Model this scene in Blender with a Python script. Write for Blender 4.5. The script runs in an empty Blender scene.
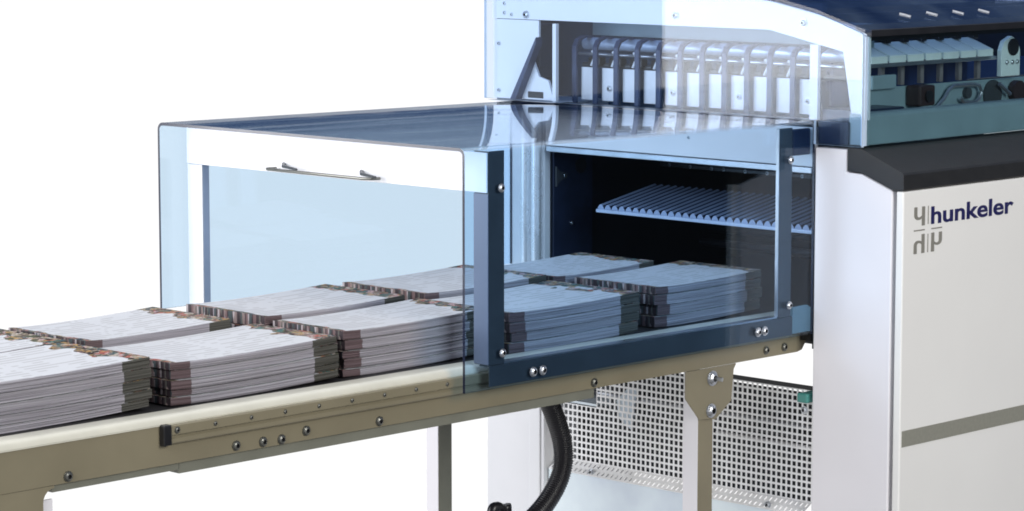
import bpy, bmesh, math, random
from mathutils import Vector, Matrix
random.seed(7)
S = bpy.context.scene
COL = S.collection
PI = math.pi

# ------------------------------------------------------------------ materials
def nt_new(name):
    m = bpy.data.materials.new(name); m.use_nodes = True
    nt = m.node_tree
    for n in list(nt.nodes):
        nt.nodes.remove(n)
    out = nt.nodes.new('ShaderNodeOutputMaterial')
    return m, nt, out

def N(nt, typ, **kw):
    n = nt.nodes.new(typ)
    for k, v in kw.items():
        if k in n.inputs.keys():
            n.inputs[k].default_value = v
        else:
            setattr(n, k, v)
    return n

def math_node(nt, op, a, b=None):
    n = nt.nodes.new('ShaderNodeMath'); n.operation = op
    for i, v in enumerate((a, b)):
        if v is None: continue
        if isinstance(v, (int, float)): n.inputs[i].default_value = v
        else: nt.links.new(v, n.inputs[i])
    return n.outputs[0]

def ramp(nt, fac, stops, interp='LINEAR'):
    r = nt.nodes.new('ShaderNodeValToRGB'); r.color_ramp.interpolation = interp
    el = r.color_ramp.elements
    while len(el) < len(stops): el.new(0.5)
    for e, (p, c) in zip(el, stops):
        e.position = p; e.color = (*c, 1) if len(c) == 3 else c
    nt.links.new(fac, r.inputs[0])
    return r.outputs[0]

def mixc(nt, fac, a, b, mode='MIX'):
    n = nt.nodes.new('ShaderNodeMix'); n.data_type = 'RGBA'; n.blend_type = mode
    for s, v in ((0, fac), (6, a), (7, b)):
        if isinstance(v, (int, float)): n.inputs[s].default_value = v
        elif isinstance(v, tuple): n.inputs[s].default_value = (*v, 1) if len(v) == 3 else v
        else: nt.links.new(v, n.inputs[s])
    return n.outputs[2]

def paint(name, col, rough=0.45, metal=0.0, var=0.06, scale=30, spec=0.5, bump=0.0, bscale=900, coat=0.0):
    """painted or bare sheet metal / plastic with slight tone and gloss variation and fine grain"""
    m, nt, out = nt_new(name)
    b = N(nt, 'ShaderNodeBsdfPrincipled')
    tc = N(nt, 'ShaderNodeTexCoord')
    no = N(nt, 'ShaderNodeTexNoise', Scale=scale, Detail=4.0)
    nt.links.new(tc.outputs['Object'], no.inputs['Vector'])
    lo = tuple(max(0, c * (1 - var)) for c in col); hi = tuple(min(1, c * (1 + var)) for c in col)
    c = ramp(nt, no.outputs['Fac'], [(0.3, lo), (0.7, hi)])
    nt.links.new(c, b.inputs['Base Color'])
    r = math_node(nt, 'MULTIPLY_ADD', no.outputs['Fac'], 0.12)
    r.node.inputs[2].default_value = rough - 0.06
    nt.links.new(r, b.inputs['Roughness'])
    b.inputs['Metallic'].default_value = metal
    b.inputs['Specular IOR Level'].default_value = spec
    b.inputs['Coat Weight'].default_value = coat
    b.inputs['Coat Roughness'].default_value = 0.15
    if bump:
        n2 = N(nt, 'ShaderNodeTexNoise', Scale=bscale, Detail=2.0)
        nt.links.new(tc.outputs['Object'], n2.inputs['Vector'])
        bp = N(nt, 'ShaderNodeBump', Strength=bump, Distance=0.0004)
        nt.links.new(n2.outputs['Fac'], bp.inputs['Height'])
        nt.links.new(bp.outputs['Normal'], b.inputs['Normal'])
    nt.links.new(b.outputs[0], out.inputs[0])
    return m

def acrylic(name, tint):
    """clear tinted sheet: each of its two faces tints what passes and mirrors by the sheet's Fresnel law"""
    m, nt, out = nt_new(name)
    tr = N(nt, 'ShaderNodeBsdfTransparent'); tr.inputs[0].default_value = (*tint, 1)
    gl = N(nt, 'ShaderNodeBsdfGlossy', Roughness=0.0); gl.inputs[0].default_value = (1, 1, 1, 1)
    ge = N(nt, 'ShaderNodeNewGeometry')
    d = N(nt, 'ShaderNodeVectorMath', operation='DOT_PRODUCT')
    nt.links.new(ge.outputs['Normal'], d.inputs[0]); nt.links.new(ge.outputs['Incoming'], d.inputs[1])
    c = math_node(nt, 'ABSOLUTE', d.outputs['Value'])
    f = math_node(nt, 'POWER', math_node(nt, 'SUBTRACT', 1.0, c), 5.0)
    f = math_node(nt, 'MULTIPLY', f, 0.973)
    f = math_node(nt, 'ADD', f, 0.027)
    tcw = N(nt, 'ShaderNodeTexCoord'); wv = N(nt, 'ShaderNodeTexNoise', Scale=7.0, Detail=1.0)
    nt.links.new(tcw.outputs['Object'], wv.inputs['Vector'])
    wb = N(nt, 'ShaderNodeBump', Strength=0.06, Distance=0.002); nt.links.new(wv.outputs['Fac'], wb.inputs['Height'])
    nt.links.new(wb.outputs['Normal'], gl.inputs['Normal'])
    sm = N(nt, 'ShaderNodeTexNoise', Scale=18.0, Detail=5.0); nt.links.new(tcw.outputs['Object'], sm.inputs['Vector'])
    smr = ramp(nt, sm.outputs['Fac'], [(0.45, (0.0, 0.0, 0.0)), (0.75, (0.07, 0.07, 0.07))]); nt.links.new(smr, gl.inputs['Roughness'])
    mx = N(nt, 'ShaderNodeMixShader')
    nt.links.new(f, mx.inputs[0]); nt.links.new(tr.outputs[0], mx.inputs[1]); nt.links.new(gl.outputs[0], mx.inputs[2])
    nt.links.new(mx.outputs[0], out.inputs[0])
    return m

M = {}
M['beige'] = paint('beige_enamel', (0.228, 0.20, 0.132), 0.40, var=0.09, scale=9, bump=0.3, bscale=700)
M['cream'] = paint('cream_lip_highlight', (0.66, 0.64, 0.54), 0.35, var=0.04, coat=0.3)
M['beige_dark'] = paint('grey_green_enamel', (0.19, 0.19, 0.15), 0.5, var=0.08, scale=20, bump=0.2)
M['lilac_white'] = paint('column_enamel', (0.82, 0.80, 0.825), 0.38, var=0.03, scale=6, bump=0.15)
M['warm_white'] = paint('front_enamel', (0.86, 0.845, 0.81), 0.4, var=0.02, scale=5, bump=0.35, bscale=500)
M['white_sheet'] = paint('white_sheet', (0.78, 0.785, 0.80), 0.35, var=0.03, scale=10)
M['steel'] = paint('brushed_steel', (0.55, 0.57, 0.60), 0.3, metal=0.9, var=0.08, scale=40)
M['highlight_metal'] = paint('satin_highlight', (0.88, 0.89, 0.90), 0.28, metal=0.55, var=0.03, coat=0.3)
M['dark_steel'] = paint('grey_steel_frame', (0.05, 0.056, 0.062), 0.36, var=0.1, scale=25, spec=0.5)
M['grey_face'] = paint('grey_lit_face', (0.17, 0.175, 0.22), 0.4, var=0.08, scale=12)  # light on the front post's left face put into the colour
M['far_post'] = paint('blue_grey_enamel', (0.30, 0.39, 0.55), 0.4, var=0.06)
M['shelf'] = paint('pale_shelf_sheet', (0.30, 0.36, 0.50), 0.3, metal=0.1)
M['shelf_lip'] = paint('shelf_lip_sheet', (0.45, 0.52, 0.65), 0.3, metal=0.3)
M['zinc'] = paint('zinc_sheet', (0.95, 0.945, 0.93), 0.4, metal=0.0, var=0.08, scale=60)
M['blue_steel'] = paint('pale_blue_sheet', (0.76, 0.85, 0.96), 0.32, metal=0.2, var=0.14, scale=9)
M['black'] = paint('black_plastic', (0.012, 0.012, 0.014), 0.4, var=0.2)
M['black_rough'] = paint('black_textured_top', (0.016, 0.016, 0.017), 0.5, var=0.15, scale=60, bump=0.5, bscale=1200)
M['belt'] = paint('black_belt', (0.012, 0.011, 0.012), 0.6, var=0.2, scale=90, bump=0.3)
M['cavity'] = paint('black_inner_sheet', (0.006, 0.008, 0.014), 0.5, var=0.3, scale=12)
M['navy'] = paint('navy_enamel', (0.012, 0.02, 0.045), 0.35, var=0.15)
M['navy_strap'] = paint('navy_strap', (0.028, 0.045, 0.10), 0.45, var=0.15, scale=60)
M['navy_ink'] = paint('navy_ink', (0.012, 0.012, 0.09), 0.5, var=0.02)
M['grey_ink'] = paint('grey_ink', (0.24, 0.23, 0.20), 0.5, var=0.02)
M['stripe'] = paint('grey_green_stripe', (0.275, 0.27, 0.225), 0.5, var=0.06, scale=200)
M['teal'] = paint('teal_grey_enamel', (0.27, 0.36, 0.385), 0.4, var=0.08, scale=18)
M['mint'] = paint('pale_mint_sheet', (0.86, 0.93, 0.89), 0.3, var=0.05)
M['brown'] = paint('dark_brown_plastic', (0.035, 0.018, 0.018), 0.45)
M['rubber'] = paint('hose_rubber', (0.012, 0.011, 0.014), 0.35, var=0.2)
M['pane'] = acrylic('blue_acrylic', (0.785, 0.893, 0.99))
M['pane_far'] = acrylic('pale_acrylic', (0.775, 0.868, 0.945))
M['pane_top'] = acrylic('top_acrylic', (0.92, 0.95, 0.985))
M['pane_clear'] = acrylic('pale_blue_acrylic', (0.85, 0.912, 0.98))
M['pane_teal'] = acrylic('teal_acrylic', (0.80, 0.875, 0.90))
M['pane_navy'] = acrylic('navy_acrylic', (0.52, 0.62, 0.80))
M['pane_edge'] = paint('acrylic_cut_edge', (0.006, 0.012, 0.035), 0.15, var=0.1, spec=0.8)
M['pane_edge_light'] = paint('acrylic_pale_edge', (0.55, 0.66, 0.80), 0.15, var=0.05, spec=0.8)

# --- paper materials (Generated: x along the book, y across, z through its thickness)
def book_coords(nt):
    tc = N(nt, 'ShaderNodeTexCoord'); sp = N(nt, 'ShaderNodeSeparateXYZ')
    nt.links.new(tc.outputs['Generated'], sp.inputs[0])
    oi = N(nt, 'ShaderNodeObjectInfo')
    return tc, sp, oi

def finish(nt, out, col, rough=0.6):
    b = N(nt, 'ShaderNodeBsdfPrincipled', Roughness=rough)
    b.inputs['Specular IOR Level'].default_value = 0.25
    nt.links.new(col, b.inputs['Base Color']); nt.links.new(b.outputs[0], out.inputs[0])

def page_edge(name, lo, hi, freq=34):
    m, nt, out = nt_new(name)
    tc, sp, oi = book_coords(nt)
    cx = N(nt, 'ShaderNodeCombineXYZ')
    nt.links.new(math_node(nt, 'MULTIPLY', sp.outputs[0], 1.6), cx.inputs[0])
    nt.links.new(math_node(nt, 'MULTIPLY', sp.outputs[2], freq), cx.inputs[1])
    nt.links.new(math_node(nt, 'MULTIPLY', oi.outputs['Random'], 50.0), cx.inputs[2])
    no = N(nt, 'ShaderNodeTexNoise', Scale=1.0, Detail=3.0)
    nt.links.new(cx.outputs[0], no.inputs['Vector'])
    finish(nt, out, ramp(nt, no.outputs['Fac'], [(0.32, lo), (0.68, hi)]))
    return m

COLLAGE = [(0.0, (0.05, 0.035, 0.03)), (0.13, (0.45, 0.38, 0.28)), (0.25, (0.14, 0.15, 0.09)), (0.36, (0.62, 0.56, 0.50)),
           (0.47, (0.09, 0.14, 0.16)), (0.57, (0.52, 0.16, 0.12)), (0.64, (0.30, 0.24, 0.20)), (0.74, (0.55, 0.36, 0.15)),
           (0.82, (0.10, 0.22, 0.20)), (0.90, (0.62, 0.45, 0.46)), (0.96, (0.16, 0.09, 0.08))]

def top_print():
    m, nt, out = nt_new('printed_page')
    tc, sp, oi = book_coords(nt)
    x, y = sp.outputs[0], sp.outputs[1]
    off = math_node(nt, 'MULTIPLY', oi.outputs['Random'], 40.0)
    cx = N(nt, 'ShaderNodeCombineXYZ')
    nt.links.new(math_node(nt, 'MULTIPLY', x, 1.6), cx.inputs[0]); nt.links.new(y, cx.inputs[1]); nt.links.new(off, cx.inputs[2])
    vo = N(nt, 'ShaderNodeTexVoronoi', Scale=26.0); vo.voronoi_dimensions = '3D'
    dn = N(nt, 'ShaderNodeTexNoise', Scale=9.0, Detail=3.0)
    nt.links.new(cx.outputs[0], dn.inputs['Vector'])
    mxv = mixc(nt, 0.22, cx.outputs[0], dn.outputs['Color'])
    nt.links.new(mxv, vo.inputs['Vector'])
    sc = N(nt, 'ShaderNodeSeparateColor'); nt.links.new(vo.outputs['Color'], sc.inputs[0])
    coll = ramp(nt, sc.outputs[0], COLLAGE, 'CONSTANT')
    fine = N(nt, 'ShaderNodeTexNoise', Scale=60.0, Detail=3.0); nt.links.new(cx.outputs[0], fine.inputs['Vector'])
    coll = mixc(nt, 0.7, coll, ramp(nt, fine.outputs['Fac'], [(0.35, (0.12, 0.1, 0.09)), (0.65, (0.95, 0.92, 0.88))]), 'MULTIPLY')
    # page: faint lines of print along the book
    lx = N(nt, 'ShaderNodeCombineXYZ')
    nt.links.new(math_node(nt, 'MULTIPLY', x, 7.0), lx.inputs[0]); nt.links.new(math_node(nt, 'MULTIPLY', math_node(nt, 'FLOOR', math_node(nt, 'MULTIPLY', y, 13.0)), 3.7), lx.inputs[1]); nt.links.new(off, lx.inputs[2])
    row = math_node(nt, 'FRACT', math_node(nt, 'MULTIPLY', y, 13.0))
    rowm = math_node(nt, 'LESS_THAN', row, 0.42)
    wn = N(nt, 'ShaderNodeTexNoise', Scale=1.0, Detail=2.0); nt.links.new(lx.outputs[0], wn.inputs['Vector'])
    ink = math_node(nt, 'MULTIPLY', rowm, math_node(nt, 'GREATER_THAN', wn.outputs['Fac'], 0.46))
    col1 = math_node(nt, 'FRACT', math_node(nt, 'MULTIPLY', x, 2.3))
    ink = math_node(nt, 'MULTIPLY', ink, math_node(nt, 'GREATER_THAN', col1, 0.1))
    ink = math_node(nt, 'MULTIPLY', ink, 0.44)
    page = mixc(nt, ink, (0.60, 0.608, 0.62), (0.30, 0.29, 0.28))
    # torn, uneven picture band at the right-hand end, thin one at the left
    en = N(nt, 'ShaderNodeTexNoise', Scale=4.5, Detail=1.5); nt.links.new(cx.outputs[0], en.inputs['Vector'])
    e = math_node(nt, 'MULTIPLY', math_node(nt, 'SUBTRACT', en.outputs['Fac'], 0.5), 0.30)
    mr = math_node(nt, 'GREATER_THAN', math_node(nt, 'ADD', x, e), 0.885)
    ml = math_node(nt, 'LESS_THAN', math_node(nt, 'SUBTRACT', x, math_node(nt, 'MULTIPLY', e, 0.3)), 0.035)
    msk = math_node(nt, 'MAXIMUM', mr, ml)
    finish(nt, out, mixc(nt, msk, page, coll), 0.5)
    return m

def end_print():
    m, nt, out = nt_new('printed_bleed_edge')
    tc, sp, oi = book_coords(nt)
    cx = N(nt, 'ShaderNodeCombineXYZ')
    nt.links.new(math_node(nt, 'MULTIPLY', sp.outputs[1], 42.0), cx.inputs[0])
    nt.links.new(math_node(nt, 'MULTIPLY', sp.outputs[2], 0.5), cx.inputs[1])
    nt.links.new(math_node(nt, 'MULTIPLY', math_node(nt, 'FRACT', math_node(nt, 'MULTIPLY', oi.outputs['Random'], 3.0)), 0.35), cx.inputs[2])
    vo = N(nt, 'ShaderNodeTexVoronoi', Scale=1.0); nt.links.new(cx.outputs[0], vo.inputs['Vector'])
    sc = N(nt, 'ShaderNodeSeparateColor'); nt.links.new(vo.outputs['Color'], sc.inputs[0])
    c = ramp(nt, sc.outputs[0], [(0.0, (0.035, 0.025, 0.03)), (0.2, (0.26, 0.20, 0.19)), (0.34, (0.06, 0.045, 0.05)), (0.48, (0.42, 0.38, 0.39)),
                                 (0.6, (0.06, 0.08, 0.085)), (0.72, (0.17, 0.11, 0.11)), (0.84, (0.13, 0.13, 0.115)), (0.93, (0.30, 0.27, 0.30))], 'CONSTANT')
    f = N(nt, 'ShaderNodeTexNoise', Scale=5.0, Detail=3.0); nt.links.new(cx.outputs[0], f.inputs['Vector'])
    c = mixc(nt, 0.5, c, ramp(nt, f.outputs['Fac'], [(0.3, (0.2, 0.18, 0.18)), (0.7, (1, 1, 1))]), 'MULTIPLY')
    finish(nt, out, c)
    return m

M['edge_white'] = page_edge('page_edges', (0.13, 0.12, 0.135), (0.45, 0.43, 0.465))
M['edge_pink'] = page_edge('page_edges_pink_bleed', (0.06, 0.04, 0.043), (0.17, 0.12, 0.125))
M['edge_olive'] = page_edge('page_edges_olive_bleed', (0.03, 0.03, 0.025), (0.11, 0.105, 0.09))
M['edge_end'] = end_print()
M['page_top'] = top_print()

# ------------------------------------------------------------------ mesh helpers
class MB:
    def __init__(s): s.v = []; s.f = []; s.mi = []
    def add(s, verts, faces, mi=0):
        o = len(s.v); s.v += [tuple(p) for p in verts]
        for f in faces: s.f.append(tuple(o + i for i in f)); s.mi.append(mi)
        return s
    def box(s, x0, x1, y0, y1, z0, z1, mi=0):
        v = [(x, y, z) for z in (z0, z1) for y in (y0, y1) for x in (x0, x1)]
        return s.add(v, [(0, 2, 3, 1), (4, 5, 7, 6), (0, 1, 5, 4), (2, 6, 7, 3), (0, 4, 6, 2), (1, 3, 7, 5)], mi)
    def prism(s, pts, a0, a1, axis='x', mi=0, caps=True, cap_mi=None):
        """pts: 2D outline. axis x: (y,z); y: (x,z); z: (x,y)"""
        def p3(p, a):
            return {'x': (a, p[0], p[1]), 'y': (p[0], a, p[1]), 'z': (p[0], p[1], a)}[axis]
        n = len(pts); o = len(s.v)
        s.v += [p3(p, a0) for p in pts] + [p3(p, a1) for p in pts]
        for i in range(n):
            j = (i + 1) % n
            s.f.append((o + i, o + j, o + n + j, o + n + i)); s.mi.append(mi)
        if caps:
            cm = mi if cap_mi is None else cap_mi
            s.f.append(tuple(o + i for i in range(n))[::-1]); s.mi.append(cm)
            s.f.append(tuple(o + n + i for i in range(n))); s.mi.append(cm)
        return s
    def tube(s, pts, r, seg=10, mi=0, closed_caps=True):
        pts = [Vector(p) for p in pts]; rr = r if isinstance(r, (list, tuple)) else [r] * len(pts)
        o = len(s.v); n = len(pts); up = None
        for i, p in enumerate(pts):
            t = (pts[min(i + 1, n - 1)] - pts[max(i - 1, 0)]).normalized()
            if up is None:
                up = t.orthogonal().normalized()
            up = (up - t * up.dot(t)).normalized(); w = t.cross(up)
            for k in range(seg):
                a = 2 * PI * k / seg
                q = p + (up * math.cos(a) + w * math.sin(a)) * rr[i]
                s.v.append(tuple(q))
        for i in range(n - 1):
            for k in range(seg):
                a, b = o + i * seg + k, o + i * seg + (k + 1) % seg
                s.f.append((a, b, b + seg, a + seg)); s.mi.append(mi)
        if closed_caps:
            s.f.append(tuple(o + k for k in range(seg))[::-1]); s.mi.append(mi)
            s.f.append(tuple(o + (n - 1) * seg + k for k in range(seg))); s.mi.append(mi)
        return s
    def build(s, name, mats, parent=None, bevel=0, smooth=False, origin=None):
        me = bpy.data.meshes.new(name)
        v = s.v
        if origin is not None:
            v = [(p[0] - origin[0], p[1] - origin[1], p[2] - origin[2]) for p in v]
        me.from_pydata(v, [], s.f)
        mats = mats if isinstance(mats, (list, tuple)) else [mats]
        for m in mats: me.materials.append(m)
        me.polygons.foreach_set('material_index', s.mi)
        bm = bmesh.new(); bm.from_mesh(me); bmesh.ops.recalc_face_normals(bm, faces=bm.faces); bm.to_mesh(me); bm.free()
        if smooth:
            me.polygons.foreach_set('use_smooth', [True] * len(me.polygons))
        me.update()
        o = bpy.data.objects.new(name, me); COL.objects.link(o)
        if parent: o.parent = parent
        if origin is not None: o.location = origin
        if bevel:
            b = o.modifiers.new('bevel', 'BEVEL'); b.width = bevel; b.segments = 2; b.limit_method = 'ANGLE'
        if smooth or bevel:
            e = o.modifiers.new('split', 'EDGE_SPLIT'); e.split_angle = math.radians(40)
            if bevel:
                o.modifiers.remove(e)
        return o

def thing(name, label, cat, loc=(0, 0, 0), group=None):
    o = bpy.data.objects.new(name, None); COL.objects.link(o)
    o.location = loc; o['label'] = label; o['category'] = cat; o.empty_display_size = 0.05
    if group: o['group'] = group
    return o

def copy_obj(src, parent, loc=None):
    c = src.copy(); COL.objects.link(c); c.parent = parent
    if loc is not None: c.location = loc
    return c

M['bolt_steel'] = paint('blackened_bolt_steel', (0.20, 0.20, 0.18), 0.35, metal=0.8)
def bolt_mesh(axis, r=0.0052, h=0.004, mat='steel'):
    """button-head socket screw with washer and hex socket, pointing along -axis"""
    mb = MB()
    prof = [(r * 1.25, 0.0), (r * 1.25, 0.0012), (r, 0.0012), (r * 0.96, h * 0.7), (r * 0.6, h), (r * 0.5, h)]
    seg = 12
    rings = []
    for (rad, d) in prof:
        rings.append([(rad * math.cos(2 * PI * k / seg), rad * math.sin(2 * PI * k / seg), d) for k in range(seg)])
    rings.append([(r * 0.45 * math.cos(2 * PI * k / seg), r * 0.45 * math.sin(2 * PI * k / seg), h * 0.3) for k in range(seg)])
    v = [p for ring in rings for p in ring]
    if axis == 'y': v = [(a, -d, b) for a, b, d in v]
    else: v = [(-d, a, b) for a, b, d in v]
    f = []; mi = []
    for i in range(len(rings) - 1):
        for k in range(seg):
            f.append((i * seg + k, i * seg + (k + 1) % seg, (i + 1) * seg + (k + 1) % seg, (i + 1) * seg + k))
            mi.append(1 if i >= 5 else 0)
    f.append(tuple((len(rings) - 1) * seg + k for k in range(seg))); mi.append(1)
    mb.v = v; mb.f = f; mb.mi = mi
    me = bpy.data.meshes.new('bolt'); me.from_pydata(v, [], f)
    for m in (M[mat], M['black']): me.materials.append(m)
    me.polygons.foreach_set('material_index', mi)
    bm = bmesh.new(); bm.from_mesh(me); bmesh.ops.recalc_face_normals(bm, faces=bm.faces); bm.to_mesh(me); bm.free()
    return me
BOLT_Y = bolt_mesh('y'); BOLT_X = bolt_mesh('x'); BOLT_D = bolt_mesh('y', mat='bolt_steel')
def bolt(parent, p, axis='y', s=1.0, name='bolt'):
    o = bpy.data.objects.new(name, {'y': BOLT_Y, 'x': BOLT_X, 'd': BOLT_D}[axis]); COL.objects.link(o)
    o.parent = parent; o.location = p; o.scale = (s, s, s)
    return o

def arc(cx, cy, r, a0, a1, n):
    return [(cx + r * math.cos(math.radians(a0 + (a1 - a0) * i / n)), cy + r * math.sin(math.radians(a0 + (a1 - a0) * i / n))) for i in range(n + 1)]

# ================================================================== FINISHING MACHINE
mach = thing('finishing_machine', 'large white paper finishing machine with black ledge and tinted covers at the right', 'machine')

# right-hand corner column: end face at x=0, follows the sloped ledge at its top
MB().prism([(0.0, 0.0), (0.0, 1.052), (-0.054, 1.052), (-0.054, 1.0215), (-0.079, 1.0205), (-0.1305, 1.0015), (-0.1305, 0.0)], 0.0, 0.24).build('corner_column', M['lilac_white'], mach, bevel=0.002)
# left-hand column with two shallow pressed ribs
lc = MB().box(0.0, 0.2, 0.506, 0.625, 0.0, 1.0855)
lc.box(-0.003, 0.0, 0.512, 0.534, 0.0, 1.083); lc.box(-0.0045, 0.0, 0.548, 0.556, 0.80, 1.083)
ec = lc.build('end_column', M['white_sheet'], mach, bevel=0.0015)
MB().tube([(-0.0055, 0.5385, 0.80), (-0.0055, 0.5385, 1.082)], 0.0085, 20).build('highlight_rib', M['highlight_metal'], ec, smooth=True)  # ribs added to the column to catch bright vertical highlights
MB().tube([(-0.0055, 0.5165, 0.80), (-0.0055, 0.5165, 1.082)], 0.0085, 20).build('highlight_rib', M['highlight_metal'], ec, smooth=True)

# front panel with stripe and lettering
fp = MB().box(0.0, 1.3, -0.149, -0.137, 0.0, 1.0015).build('front_panel', M['warm_white'], mach, bevel=0.0018)
MB().box(0.004, 1.29, -0.1497, -0.1488, 0.6575, 0.6795).build('stripe', M['stripe'], fp)
MB().box(0.012, 1.28, -0.1368, -0.132, 0.0, 1.0).build('panel_seal', M['black'], mach)

def text_mesh(body, bold):
    cu = bpy.data.curves.new('t', 'FONT'); cu.body = body; cu.size = 1.0; cu.offset = bold; cu.extrude = 0.01; cu.resolution_u = 6
    o = bpy.data.objects.new('t', cu); COL.objects.link(o)
    bpy.context.view_layer.update()
    me = bpy.data.meshes.new_from_object(o.evaluated_get(bpy.context.evaluated_depsgraph_get()))
    bpy.data.objects.remove(o); bpy.data.curves.remove(cu)
    me.materials.clear()
    return me
def place_text(me, name, mat, x0, x1, z0, z1, parent, flipx=False, flipz=False, y=-0.149):
    xs = [v.co.x for v in me.vertices]; ys = [v.co.y for v in me.vertices]
    ax, bx, ay, by = min(xs), max(xs), min(ys), max(ys)
    for v in me.vertices:
        u = (v.co.x - ax) / (bx - ax); w = (v.co.y - ay) / (by - ay); d = v.co.z
        if flipx: u = 1 - u
        if flipz: w = 1 - w
        v.co = (x0 + u * (x1 - x0), y - 0.0002 - (0.0004 if d > 0 else -0.0004), z0 + w * (z1 - z0))
    me.materials.append(mat)
    bm = bmesh.new(); bm.from_mesh(me); bmesh.ops.recalc_face_normals(bm, faces=bm.faces); bm.to_mesh(me); bm.free()
    o = bpy.data.objects.new(name, me); COL.objects.link(o); o.parent = parent
    return o
place_text(text_mesh('hunkeler', 0.022), 'lettering', M['navy_ink'], 0.0615, 0.2535, 0.9535, 0.9775, fp)
place_text(text_mesh('h', 0.012), 'emblem', M['grey_ink'], 0.0235, 0.0475, 0.9535, 0.979, fp, True, True)
place_text(text_mesh('h', 0.012), 'emblem', M['grey_ink'], 0.0235, 0.0475, 0.9165, 0.942, fp, True, False)
place_text(text_mesh('h', 0.012), 'emblem', M['grey_ink'], 0.0625, 0.0865, 0.9165, 0.942, fp, False, True)
el = MB()
el.box(0.0542, 0.0556, -0.1496, -0.1489, 0.9545, 0.979); el.box(0.0542, 0.0556, -0.1496, -0.1489, 0.9165, 0.9415)
el.box(0.0235, 0.0475, -0.1496, -0.1489, 0.9468, 0.9484); el.box(0.0625, 0.0865, -0.1496, -0.1489, 0.9468, 0.9484)
el.build('emblem_line', M['grey_ink'], fp)

# black ledge, extruded along the machine
led = MB().prism([(-0.056, 1.0545), (-0.078, 1.0545), (-0.147, 1.0262), (-0.1495, 1.0235), (-0.1495, 1.0045), (-0.148, 1.0025), (-0.131, 1.0025), (-0.079, 1.0225), (-0.056, 1.0235)], -0.0015, 1.3)
led.build('ledge', M['black_rough'], mach, bevel=0.0004)

# header sheet above the cavity, with a folded lip
hd = MB().box(0.0, 0.012, 0.004, 0.504, 1.0245, 1.078).build('header_panel', M['white_sheet'], mach, bevel=0.001)
MB().box(-0.003, 0.02, 0.004, 0.5, 1.0155, 1.0235).build('folded_lip', M['steel'], hd, bevel=0.001)
bolt(hd, (-0.0002, 0.226, 1.052), 'x', 0.4)
# dark gap strip over it and the dark end under the cover
MB().box(0.006, 0.05, 0.003, 0.505, 1.079, 1.0855).build('gap_strip', M['black'], mach)
MB().box(0.004, 0.0115, -0.052, -0.001, 1.057, 1.088).build('dark_filler', M['navy'], mach, bevel=0.001)
MB().box(0.017, 0.13, -0.052, 0.003, 1.057, 1.103).build('corner_block', M['navy'], mach, bevel=0.001)
# navy flat bracket at lower right of cavity behind hood end
# cavity: inner walls
cav = MB()
cav.box(0.012, 0.62, 0.5035, 0.5055, 0.775, 1.015)      # far inner wall
cav.box(0.25, 0.62, -0.002, 0.0, 0.775, 1.02)           # near inner wall
cav.box(0.55, 0.556, 0.0, 0.503, 0.775, 1.02)           # back
cav.box(0.03, 0.62, 0.0, 0.503, 0.776, 0.780)           # floor
cav.box(0.021, 0.62, 0.0, 0.503, 1.021, 1.024)          # ceiling
cav.box(0.002, 0.25, 0.0008, 0.003, 0.775, 1.014)
cav.build('cavity_lining', M['cavity'], mach)
iw = MB().box(0.014, 0.098, 0.4995, 0.5028, 0.80, 1.013).build('guide_plate', M['navy'], mach)
ring = MB(); ring.tube([(0.072, 0.4985, 0.99), (0.072, 0.4993, 0.99)], 0.012, 20); ring.build('round_hole', M['black'], iw)
bk = MB().prism([(0.016, 0.962), (0.016, 0.992), (0.024, 0.984), (0.040, 0.981), (0.040, 0.974), (0.024, 0.970)], 0.496, 0.499, 'y').build('bracket', M['dark_steel'], iw)
bolt(iw, (0.034, 0.4985, 0.9775), 'y', 0.7); bolt(iw, (0.052, 0.4990, 0.905), 'y', 0.5)
for i, z in enumerate((0.995, 0.972, 0.915, 0.895, 0.873, 0.853)):
    mb = MB().tube([(0.36 - 0.02 * (i % 2), 0.01, z), (0.36 - 0.02 * (i % 2), 0.49, z)], 0.006, 12)
    mb.build('cross_roller', M['cavity'] if i not in (1,) else M['navy'], mach, smooth=True)
sb = MB().box(0.24, 0.26, 0.05, 0.49, 0.978, 0.984).build('sensor_bar', M['dark_steel'], mach, bevel=0.001)
for i in range(9):
    bolt(sb, (0.2398, 0.47 - 0.036 * i - 0.006 * (i % 3), 0.981), 'x', 0.45)
# corrugated shelf
cs = MB(); n = 248; y0, y1 = 0.427, 0.004; pitch = (y0 - y1) / 31
top = []
for i in range(n + 1):
    y = y0 + (y1 - y0) * i / n
    top.append((y, 0.9330 + 0.0075 * abs(math.sin(PI * (y0 - y) / pitch)) ** 0.8))
o = len(cs.v)
for x, dz in ((0.03, 0.0), (0.15, 0.022)):
    for (y, z) in top: cs.v.append((x, y, z + dz))
    for (y, z) in top: cs.v.append((x, y, 0.9300 + dz))
k = n + 1
for i in range(n):
    ph = (i % 8)
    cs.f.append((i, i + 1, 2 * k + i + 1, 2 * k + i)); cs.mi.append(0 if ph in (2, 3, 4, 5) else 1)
    cs.f.append((i, i + 1, k + i + 1, k + i)); cs.mi.append(0)
    cs.f.append((k + i, k + i + 1, 3 * k + i + 1, 3 * k + i)); cs.mi.append(0)
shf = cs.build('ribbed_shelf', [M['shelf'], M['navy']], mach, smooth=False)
MB().box(0.0265, 0.0295, 0.004, 0.427, 0.9285, 0.9335).build('shelf_lip', M['shelf_lip'], shf, bevel=0.0008)

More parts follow.
